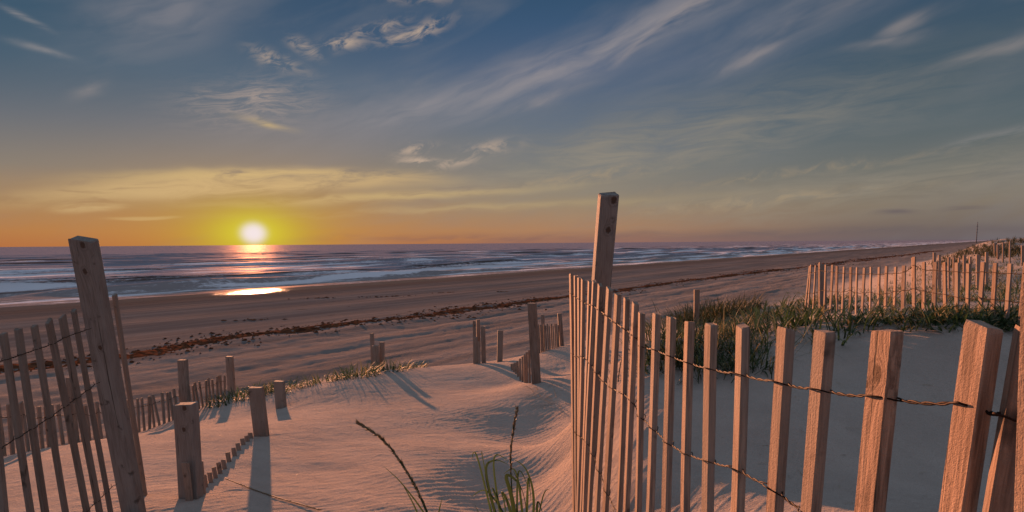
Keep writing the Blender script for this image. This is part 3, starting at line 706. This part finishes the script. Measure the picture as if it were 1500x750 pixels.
# ------------------------------------------------------------------ plants
def blades(specs, segs=6):
    """specs: (base, dir xy, length, width, bend, lift, tint) -> arrays of strips with a raised midrib"""
    V = []; F = []; T = []
    for (b, ang, L, w, bend, lift, tint) in specs:
        k0 = len(V); ca, sa = math.cos(ang), math.sin(ang); th = lift; p = Vector(b); sd = Vector((-sa, ca, 0)); st = L / segs
        for i in range(segs + 1):
            f = i / segs; ww = w * (.55 + .9 * f) * (1 - f) ** .75 if f < 1 else 0
            ww = max(ww, w * .04)
            dr = Vector((ca * math.cos(th), sa * math.cos(th), math.sin(th))); nn = sd.cross(dr)
            V += [p - sd * ww * .5, p - nn * ww * .18, p + sd * ww * .5]; T += [tint] * 3
            p = p + dr * st; th -= bend / segs * (.4 + 1.2 * f)
        for i in range(segs):
            a = k0 + i * 3; F += [(a, a + 1, a + 4, a + 3), (a + 1, a + 2, a + 5, a + 4)]
    return np.array([tuple(v) for v in V]), np.array(F), np.array(T)
def tuft_specs(x, y, nb, L, w, spread, r, bend=(.6, 2.0), lift=(.5, 1.45), dry=.12, z=None):
    out = []
    for i in range(nb):
        a = r.uniform(0, 2 * math.pi); q = spread * math.sqrt(r.random())
        bx, by = x + q * math.cos(a), y + q * math.sin(a)
        t = r.uniform(.74, 1) if r.random() < dry else r.uniform(0, .7)
        bz = (ground(bx, by) if z is None else z) - .01
        out.append(((bx, by, bz), a + r.gauss(0, .7), L * r.uniform(.5, 1.1), w * r.uniform(.7, 1.2), r.uniform(*bend), r.uniform(*lift), t))
    return out
def plant(name, specs, mat, label, cat, group=None, kind=None, origin=None):
    V, F, T = blades(specs)
    o0 = np.array(origin if origin is not None else specs[0][0]); o = np_mesh(name, V - o0, F, mat, {'tint': T}); o.location = tuple(o0)
    return tag(o, label, cat, group, kind)
rr = random.Random(5)
GG = 'tufts of dune grass on the sand'
def tuft_at(px, py, nb, L, w, spread, label, mat=None, y0=2.0, **kw):
    p = hit(px, py, y0)
    if p is None: return
    return plant('grass_tuft', tuft_specs(p.x, p.y, nb, L, w, spread, rr, **kw), mat or GRASS, label, 'grass', GG, origin=(p.x, p.y, p.z))
tuft_at(522, 552, 190, .21, .013, .28, 'green grass tuft just left of the three stub posts on the crest', dry=.2)
tuft_at(575, 543, 130, .20, .013, .26, 'green grass tuft just right of the three stub posts on the crest', dry=.25)
tuft_at(607, 539, 90, .13, .010, .17, 'sparse low grass tuft trailing right along the crest from the stub posts', dry=.3)
tuft_at(470, 561, 110, .16, .012, .25, 'small grass tuft on the crest between the stub posts and the buried fence', dry=.25)
tuft_at(412, 574, 150, .17, .014, .35, 'leafy grass tuft at the crest edge behind the farthest stub of the buried fence', dry=.25)
tuft_at(352, 584, 200, .19, .017, .36, 'leafy grass tuft at the right end of the long low picket row', dry=.2)
tuft_at(378, 578, 90, .18, .013, .25, 'yellowish grass tuft between the low picket row and the stub post', dry=.4)
tuft_at(800, 575, 16, .28, .006, .12, 'thin straw coloured tuft at the foot of the dark upright post', STRAW, bend=(.9, 2.2), lift=(.3, .9))
tuft_at(822, 590, 18, .32, .006, .12, 'dry flattened straw tuft against the far end of the tall near fence', STRAW, bend=(.3, 1.2), lift=(.1, .7))
tuft_at(1042, 464, 1500, .27, .009, .50, 'big dark rounded bush of fine grass behind the near fence', DARKG, bend=(.6, 1.6), dry=.18)
tuft_at(1020, 500, 150, .32, .009, .40, 'green grass clump seen between near pickets below the dark bush', DARKG, dry=.2)
tuft_at(1085, 520, 110, .28, .009, .35, 'green grass clump on the shaded sand behind the middle pickets of the tall fence', dry=.12)
tuft_at(975, 520, 110, .28, .009, .35, 'green grass clump behind the crowded pickets near the tall post', DARKG, dry=.2)
tuft_at(1118, 468, 160, .22, .015, .25, 'bright leafy clump in the sun, between the dark bush and lit fence', dry=.1)
tuft_at(1160, 478, 120, .18, .017, .22, 'leafy clump at the left end of the lit fence', dry=.1)
tuft_at(1213, 497, 30, .22, .013, .12, 'small arching grass plant alone on the upper edge of the shaded mound', bend=(1.2, 2.4), dry=.08)
tuft_at(1245, 482, 40, .24, .013, .15, 'small grass clump on the mound edge in front of the lit fence', dry=.1)
tuft_at(1498, 478, 30, .22, .013, .2, 'grass clump at the right picture edge beside the lit fence', dry=.1)

def mass(label, polys, count, L, w, mat, dry, y0=2.5, lift=(.8, 1.5), segs=4, hmin=0.0):
    sp = []
    for (x0, x1, ya, yb, cnt) in polys:
        done = 0; tries = 0
        while done < cnt and tries < cnt * 6:
            tries += 1
            u = rr.uniform(x0, x1); v = rr.uniform(ya, yb); p = hit(u, v, y0, 70)
            if p is None or float(vnoise(np.array([p.x * 1.5]), np.array([p.y * 1.1]), 301)[0]) < rr.uniform(-.5, -.02): continue
            sc_ = min(1.6, max(.8, p.y / 6)) ** .7
            sp += tuft_specs(p.x, p.y, rr.randint(6, 11), L * rr.uniform(.6, 1.2) * sc_, w * sc_, .07 * sc_, rr, dry=dry, lift=lift, z=p.z); done += 1
    V, F, T = blades(sp, segs); o = np_mesh('ground_cover', V, F, mat, {'tint': T}); tag(o, label, 'grass', None, 'stuff')
mass('low green creeping grass along the foot of the lit fence at the right', [(1170, 1500, 452, 476, 190), (1230, 1500, 466, 486, 60), (1110, 1200, 450, 472, 50)], 0, .115, .017, GRASS, .30, lift=(.3, 1.3))
mass('mixed olive grass patches behind the lit fence and towards the beach', [(1130, 1330, 420, 450, 110), (1290, 1500, 395, 450, 430), (1150, 1230, 428, 446, 50), (1380, 1500, 378, 400, 120)], 0, .16, .014, GRASS, .45, y0=5, lift=(.3, 1.3))
mass('dark scrub covering the far dune ridge at the right edge', [(1365, 1500, 352, 378, 240), (1330, 1420, 376, 396, 60)], 0, .30, .03, DARKG, .35, y0=9)
mass('trailing leafy growth on the shaded sand behind the near pickets', [(945, 1130, 474, 545, 230), (1000, 1130, 462, 495, 90)], 0, .17, .013, GRASS, .30, y0=2.8, lift=(.2, 1.3))

# sea oats in the foreground --------------------------------------------------------
def spline(pts, m=24):
    out = []
    for i in range(len(pts) - 1):
        p0 = pts[max(i - 1, 0)]; p1 = pts[i]; p2 = pts[i + 1]; p3 = pts[min(i + 2, len(pts) - 1)]
        for j in range(m):
            t = j / m; out.append(.5 * ((2 * p1) + (p2 - p0) * t + (2 * p0 - 5 * p1 + 4 * p2 - p3) * t * t + (3 * p1 - p0 - 3 * p2 + p3) * t ** 3))
    out.append(pts[-1]); return out
def spikelets(path, f0, size, r):
    """flat pointed seed husks crowded along the upper stalk"""
    V = []; F = []; T = []; m = len(path)
    for i in range(int(f0 * m), m):
        for k in range(2):
            p = path[i] if isinstance(path[i], Vector) else Vector(path[i]); ax = (path[min(i + 1, m - 1)] - path[max(i - 1, 0)]).normalized()
            a = r.uniform(0, 6.28); sd = Vector((math.cos(a), math.sin(a), r.uniform(-.3, .3))); sd = (sd - ax * sd.dot(ax)).normalized()
            dr = (ax * 1.0 + sd * r.uniform(.15, .5)).normalized(); nn = dr.cross(sd).normalized()
            L = size * r.uniform(.6, 1.2); W = L * .28; q = len(V); c = p + dr * L * .45
            V += [p, c + nn * W * .5, c + sd * W * .25, c - nn * W * .5, c - sd * W * .25, p + dr * L]; T += [r.random() * .9] * 6
            F += [(q, q + 1, q + 2), (q, q + 2, q + 3), (q, q + 3, q + 4), (q, q + 4, q + 1), (q + 5, q + 2, q + 1), (q + 5, q + 3, q + 2), (q + 5, q + 4, q + 3), (q + 5, q + 1, q + 4)]
    return np.array([tuple(v) for v in V]), np.array(F), np.array(T)
def add_attr_obj(name, V, F, T, mat, parent):
    o = np_mesh(name, V - np.array(parent.location), F, mat, {'tint': T}); o.parent = parent; return o
def ribbon(pts, w):
    """one long leaf along pts, V-shaped in section"""
    path = spline(pts, 8); V = []; F = []; m = len(path)
    for i, p in enumerate(path):
        f = i / (m - 1); ax = (path[min(i + 1, m - 1)] - path[max(i - 1, 0)]).normalized()
        sd = ax.cross(Vector((.25, 1, .15))).normalized(); nn = ax.cross(sd)
        ww = w * min(1, .5 + 2 * f) * (1 - f ** 2.2) + .0004
        V += [p - sd * ww * .5 + nn * ww * .15, p, p + sd * ww * .5 + nn * ww * .15]
    for i in range(m - 1):
        a = i * 3; F += [(a, a + 1, a + 4, a + 3), (a + 1, a + 2, a + 5, a + 4)]
    return np.array([tuple(v) for v in V]), np.array(F)
def sea_oats(label, base, stalks, leaves, size):
    e = empty('sea_oats', base, label, 'plant', 'sea oats growing close to the camera')
    for pts, f0, rad in stalks:
        path = spline(pts, 26); V, F = tube(path, lambda f: rad * (1 - .75 * f), 6)
        V = np.array([tuple(v) for v in V]);
        o = mesh_obj('stem', [Vector(v) - e.location for v in V], F, GRASS, e, True)
        t_ = o.data.attributes.new('tint', 'FLOAT', 'POINT'); t_.data.foreach_set('value', [.3] * len(V))
        if f0 < 1:
            V, F, T = spikelets(path, f0, size, rr); add_attr_obj('seed_head', V, F, T, STRAW, e)
    for pts, w in leaves:
        V, F = ribbon(pts, w * .78); add_attr_obj('leaf', V, F, np.full(len(V), rr.uniform(.2, .74)), GRASS, e)
    return e
g1 = Vector((-.09, 1.45, ground(-.09, 1.45)))
P = lambda u, v, Y: at(u, v, Y)
sea_oats('sea oats stalk with a drooping seed head bending left, at the bottom middle', g1,
         [([g1, P(665, 860, 1.45), P(622, 742, 1.45), P(592, 685, 1.44), P(562, 645, 1.43), P(528, 622, 1.42)], .40, .0042)],
         [([g1, P(668, 860, 1.45), P(632, 770, 1.45), P(592, 712, 1.45), P(562, 683, 1.44)], .008), ([g1, P(655, 850, 1.46), P(642, 770, 1.45), P(648, 728, 1.44)], .010), ([g1, P(650, 850, 1.44), P(612, 752, 1.44), P(588, 706, 1.43)], .009)], .018)
g2 = Vector((.035, 1.5, ground(.035, 1.5)))
g2x = []
for k in range(7):
    u = rr.uniform(700, 800); v = rr.uniform(668, 745); dx = rr.uniform(-26, 26)
    g2x.append(([g2, P(762 + (u - 762) * .3, 860, 1.5 + rr.uniform(-.03, .03)), P(u, v, 1.5 + rr.uniform(-.05, .05)), P(u + dx, v + rr.uniform(-26, 22), 1.48 + rr.uniform(-.05, .05))], rr.uniform(.004, .011)))
sea_oats('upright green sea oats plant with one tall seed head, left of the near fence', g2,
         [([g2, P(768, 850, 1.5), P(752, 740, 1.5), P(748, 670, 1.49), P(752, 630, 1.49), P(757, 601, 1.48)], .50, .0030), ([g2, P(775, 850, 1.5), P(770, 740, 1.5), P(752, 690, 1.5)], 1.0, .002)],
         [([g2, P(762, 860, 1.5), P(745, 770, 1.49), P(714, 720, 1.47), P(690, 728, 1.45)], .010), ([g2, P(760, 860, 1.5), P(728, 760, 1.5), P(712, 690, 1.48), P(725, 674, 1.47), P(744, 680, 1.46)], .012),
          ([g2, P(765, 850, 1.5), P(752, 740, 1.48), P(742, 697, 1.46), P(760, 708, 1.44), P(763, 728, 1.43)], .016), ([g2, P(770, 850, 1.5), P(765, 750, 1.5), P(755, 690, 1.5), P(738, 694, 1.49)], .010),
          ([g2, P(775, 850, 1.5), P(785, 770, 1.5), P(788, 735, 1.48), P(795, 752, 1.46)], .012), ([g2, P(768, 850, 1.5), P(772, 745, 1.51), P(774, 700, 1.5), P(778, 735, 1.48)], .010),
          ([g2, P(760, 850, 1.5), P(738, 760, 1.5), P(722, 715, 1.5), P(732, 740, 1.47)], .012), ([g2, P(772, 850, 1.5), P(782, 740, 1.5), P(772, 690, 1.5), P(752, 672, 1.5)], .010),
          ([g2, P(764, 850, 1.5), P(748, 750, 1.47), P(735, 720, 1.46), P(742, 748, 1.45)], .013), ([g2, P(755, 850, 1.5), P(720, 790, 1.5), P(695, 738, 1.48)], .008)] + g2x, .015)
g3 = onplane(900, 790, A1 - .05, B1); g3.z = ground(g3.x, g3.y)
plant('grass_sprig', [(tuple(g3), 1.2, .44, .012, .3, 1.5, .3), (tuple(g3), 2.0, .40, .014, .4, 1.45, .5), (tuple(g3), -1.0, .36, .012, .5, 1.5, .2)], GRASS, 'tiny green sprig at the foot of the tall near fence', 'grass', origin=tuple(g3))
# dry stalk lying on the sand at the bottom left
def lie(u, v, up=.006):
    p = hit(u, v, 1.2); return Vector((p.x, p.y, ground(p.x, p.y) + up))
st_ = [lie(330, 709, .03), lie(365, 716), lie(400, 728), lie(440, 742), lie(468, 749.5)]
e = empty('dry_stalk', st_[2], 'dry straw seed stalk lying on the shaded sand at the bottom left', 'plant')
path = spline(st_, 20); V, F = tube(path, .0024, 6)
o = mesh_obj('stem', [v - e.location for v in V], F, STRAW, e, True); t_ = o.data.attributes.new('tint', 'FLOAT', 'POINT'); t_.data.foreach_set('value', [.2] * len(V))
V, F, T = spikelets(path, .08, .016, rr); add_attr_obj('seed_head', V, F, T, STRAW, e)
st_ = [lie(266, 706, .02), lie(286, 708, .03), lie(322, 706, .03)]

# bits of straw and reed blown over the near dune
sp = []
while len(sp) < 170:
    p = hit(rr.uniform(200, 1480), rr.uniform(555, 748) if rr.random() < .8 else rr.uniform(530, 600), 1.2)
    if p is None: continue
    k = rr.randint(1, 4) if rr.random() < .3 else 1
    for q in range(k):
        x, y = p.x + rr.gauss(0, .05), p.y + rr.gauss(0, .05)
        sp.append(((x, y, ground(x, y) + .003), rr.uniform(0, 6.28), rr.uniform(.02, .10), rr.uniform(.002, .0045), rr.uniform(-.2, .3), rr.uniform(0, .22), rr.uniform(0, 1)))
V, F, T = blades(sp, 4)
tag(np_mesh('straw_litter', V, F, STRAW, {'tint': T}), 'small bits of straw scattered over the near sand', 'litter', None, 'stuff')

# ------------------------------------------------------------------ seaweed
def weed_lumps(cs):
    V = []; F = []
    for (x, y, z, sx, sy, sz, rot) in cs:
        k = len(V); nr, na = 3, 7; c, s_ = math.cos(rot), math.sin(rot)
        for i in range(nr):
            f = i / nr
            for j in range(na):
                a = 2 * math.pi * j / na; q = math.cos(f * 1.5) * rr.uniform(.65, 1.25); ux, uy = math.cos(a) * q * sx, math.sin(a) * q * sy
                V.append((x + ux * c - uy * s_, y + ux * s_ + uy * c, z - .03 + math.sin(f * 1.5) * sz * rr.uniform(.7, 1.3) + .0))
        V.append((x, y, z + sz * rr.uniform(.7, 1.2)))
        for i in range(nr - 1):
            for j in range(na):
                l = (j + 1) % na; F.append((k + i * na + j, k + i * na + l, k + (i + 1) * na + l, k + (i + 1) * na + j))
        for j in range(na): F.append((k + (nr - 1) * na + j, k + (nr - 1) * na + (j + 1) % na, len(V) - 1))
    return V, F
ts = np.arange(-45, 260, .12); cs = []
for t in ts:
    dens = np.clip(.75 + 1.6 * float(fbm(np.array([t / 9.]), np.array([.3]), 201, 3)[0]), .15, 1.6)
    for k in range(6):
        if rr.random() > dens * (.9 if t < 70 else .5): continue
        c0 = 23.6 + 1.3 * float(vnoise(np.array([t / 7.]), np.array([1.2]), 205)[0]) + 1.0 * float(vnoise(np.array([t / 2.1]), np.array([4.2]), 206)[0]) - .028 * max(0, t - 25)
        s = c0 + rr.gauss(0, .45 + .55 * dens)
        tt = t + rr.uniform(-.1, .1); x = SN[0] * s + ST[0] * tt; y = SN[1] * s + ST[1] * tt
        q = rr.uniform(.5, 1.5) * (.8 + .4 * dens)
        cs.append((x, y, 0, .085 * q, .05 * q, .032 * q * rr.uniform(.5, 1.6), rr.uniform(0, 3)))
xs = np.array([c[0] for c in cs]); ys = np.array([c[1] for c in cs]); zz = h0(xs, ys) + relief(xs, ys)
cs = [(c[0], c[1], z, *c[3:]) for c, z in zip(cs, zz)]
V, F = weed_lumps(cs)
# the flat mat that the clumps lie in
tt_ = np.arange(-45, 260, .16); k0 = len(V); nc = 9
cen = 23.6 + 1.3 * vnoise(tt_ / 7., tt_ * 0 + 1.2, 205) + 1.0 * vnoise(tt_ / 2.1, tt_ * 0 + 4.2, 206) - .028 * np.maximum(0, tt_ - 25)
hw = .95 + .7 * fbm(tt_ / 5, tt_ * 0 + 3, 221, 4)
for i, t in enumerate(tt_):
    for j in range(nc):
        q = -1 + 2 * j / (nc - 1); ss = cen[i] + q * max(.16, hw[i]) + .10 * rr.uniform(-1, 1); x = SN[0] * ss + ST[0] * t; y = SN[1] * ss + ST[1] * t
        V.append((x, y, (1 - q * q) * .07 * rr.uniform(.3, 1.2) - .03))
zs_ = h0(np.array([v[0] for v in V[k0:]]), np.array([v[1] for v in V[k0:]])); rl = relief(np.array([v[0] for v in V[k0:]]), np.array([v[1] for v in V[k0:]]))
V[k0:] = [(v[0], v[1], v[2] + a + b) for v, a, b in zip(V[k0:], zs_, rl)]
for i in range(len(tt_) - 1):
    for j in range(nc - 1): F.append((k0 + i * nc + j, k0 + i * nc + j + 1, k0 + (i + 1) * nc + j + 1, k0 + (i + 1) * nc + j))
o = mesh_obj('seaweed_line', V, F, WEED)
tag(o, 'brown line of washed up seaweed winding along the beach', 'seaweed', None, 'stuff')
for (u, v, m, sx, sy, lab) in [(460, 438, 16, 1.6, .35, 'small dark heap of seaweed on the damp sand just right of the sun glint'), (560, 434, 26, 2.2, .5, 'wide dark heap of seaweed on the damp sand above the middle of the weed line'),
                               (655, 428, 14, .8, .16, 'thin scrap of seaweed on damp sand right of the wide dark heap'), (370, 468, 14, 1.6, .3, 'scattered seaweed scrap on the damp sand below the sun glint'), (735, 428, 12, .7, .15, 'short seaweed scrap on damp sand left of the tall post')]:
    p = hit(u, v, 5, 90); cs = []
    for k in range(m):
        a, b = rr.gauss(0, sx * .5), rr.gauss(0, sy * .5); x = p.x + a * 1.0 + b * .1; y = p.y + b + a * .15
        q = rr.uniform(.6, 1.4); cs.append((x - p.x, y - p.y, ground(x, y) - p.z, (.16 * q), .11 * q, .05 * q, rr.uniform(0, 3)))
    V, F = weed_lumps(cs); o = mesh_obj('seaweed_heap', V, F, WEED); o.location = p
    tag(o, lab, 'seaweed', 'seaweed heaps on the damp sand')

sc.cycles.max_bounces = 6; sc.cycles.diffuse_bounces = 3; sc.cycles.glossy_bounces = 3
sc.cycles.caustics_reflective = False; sc.cycles.caustics_refractive = False
sc.cycles.sample_clamp_indirect = 4.0
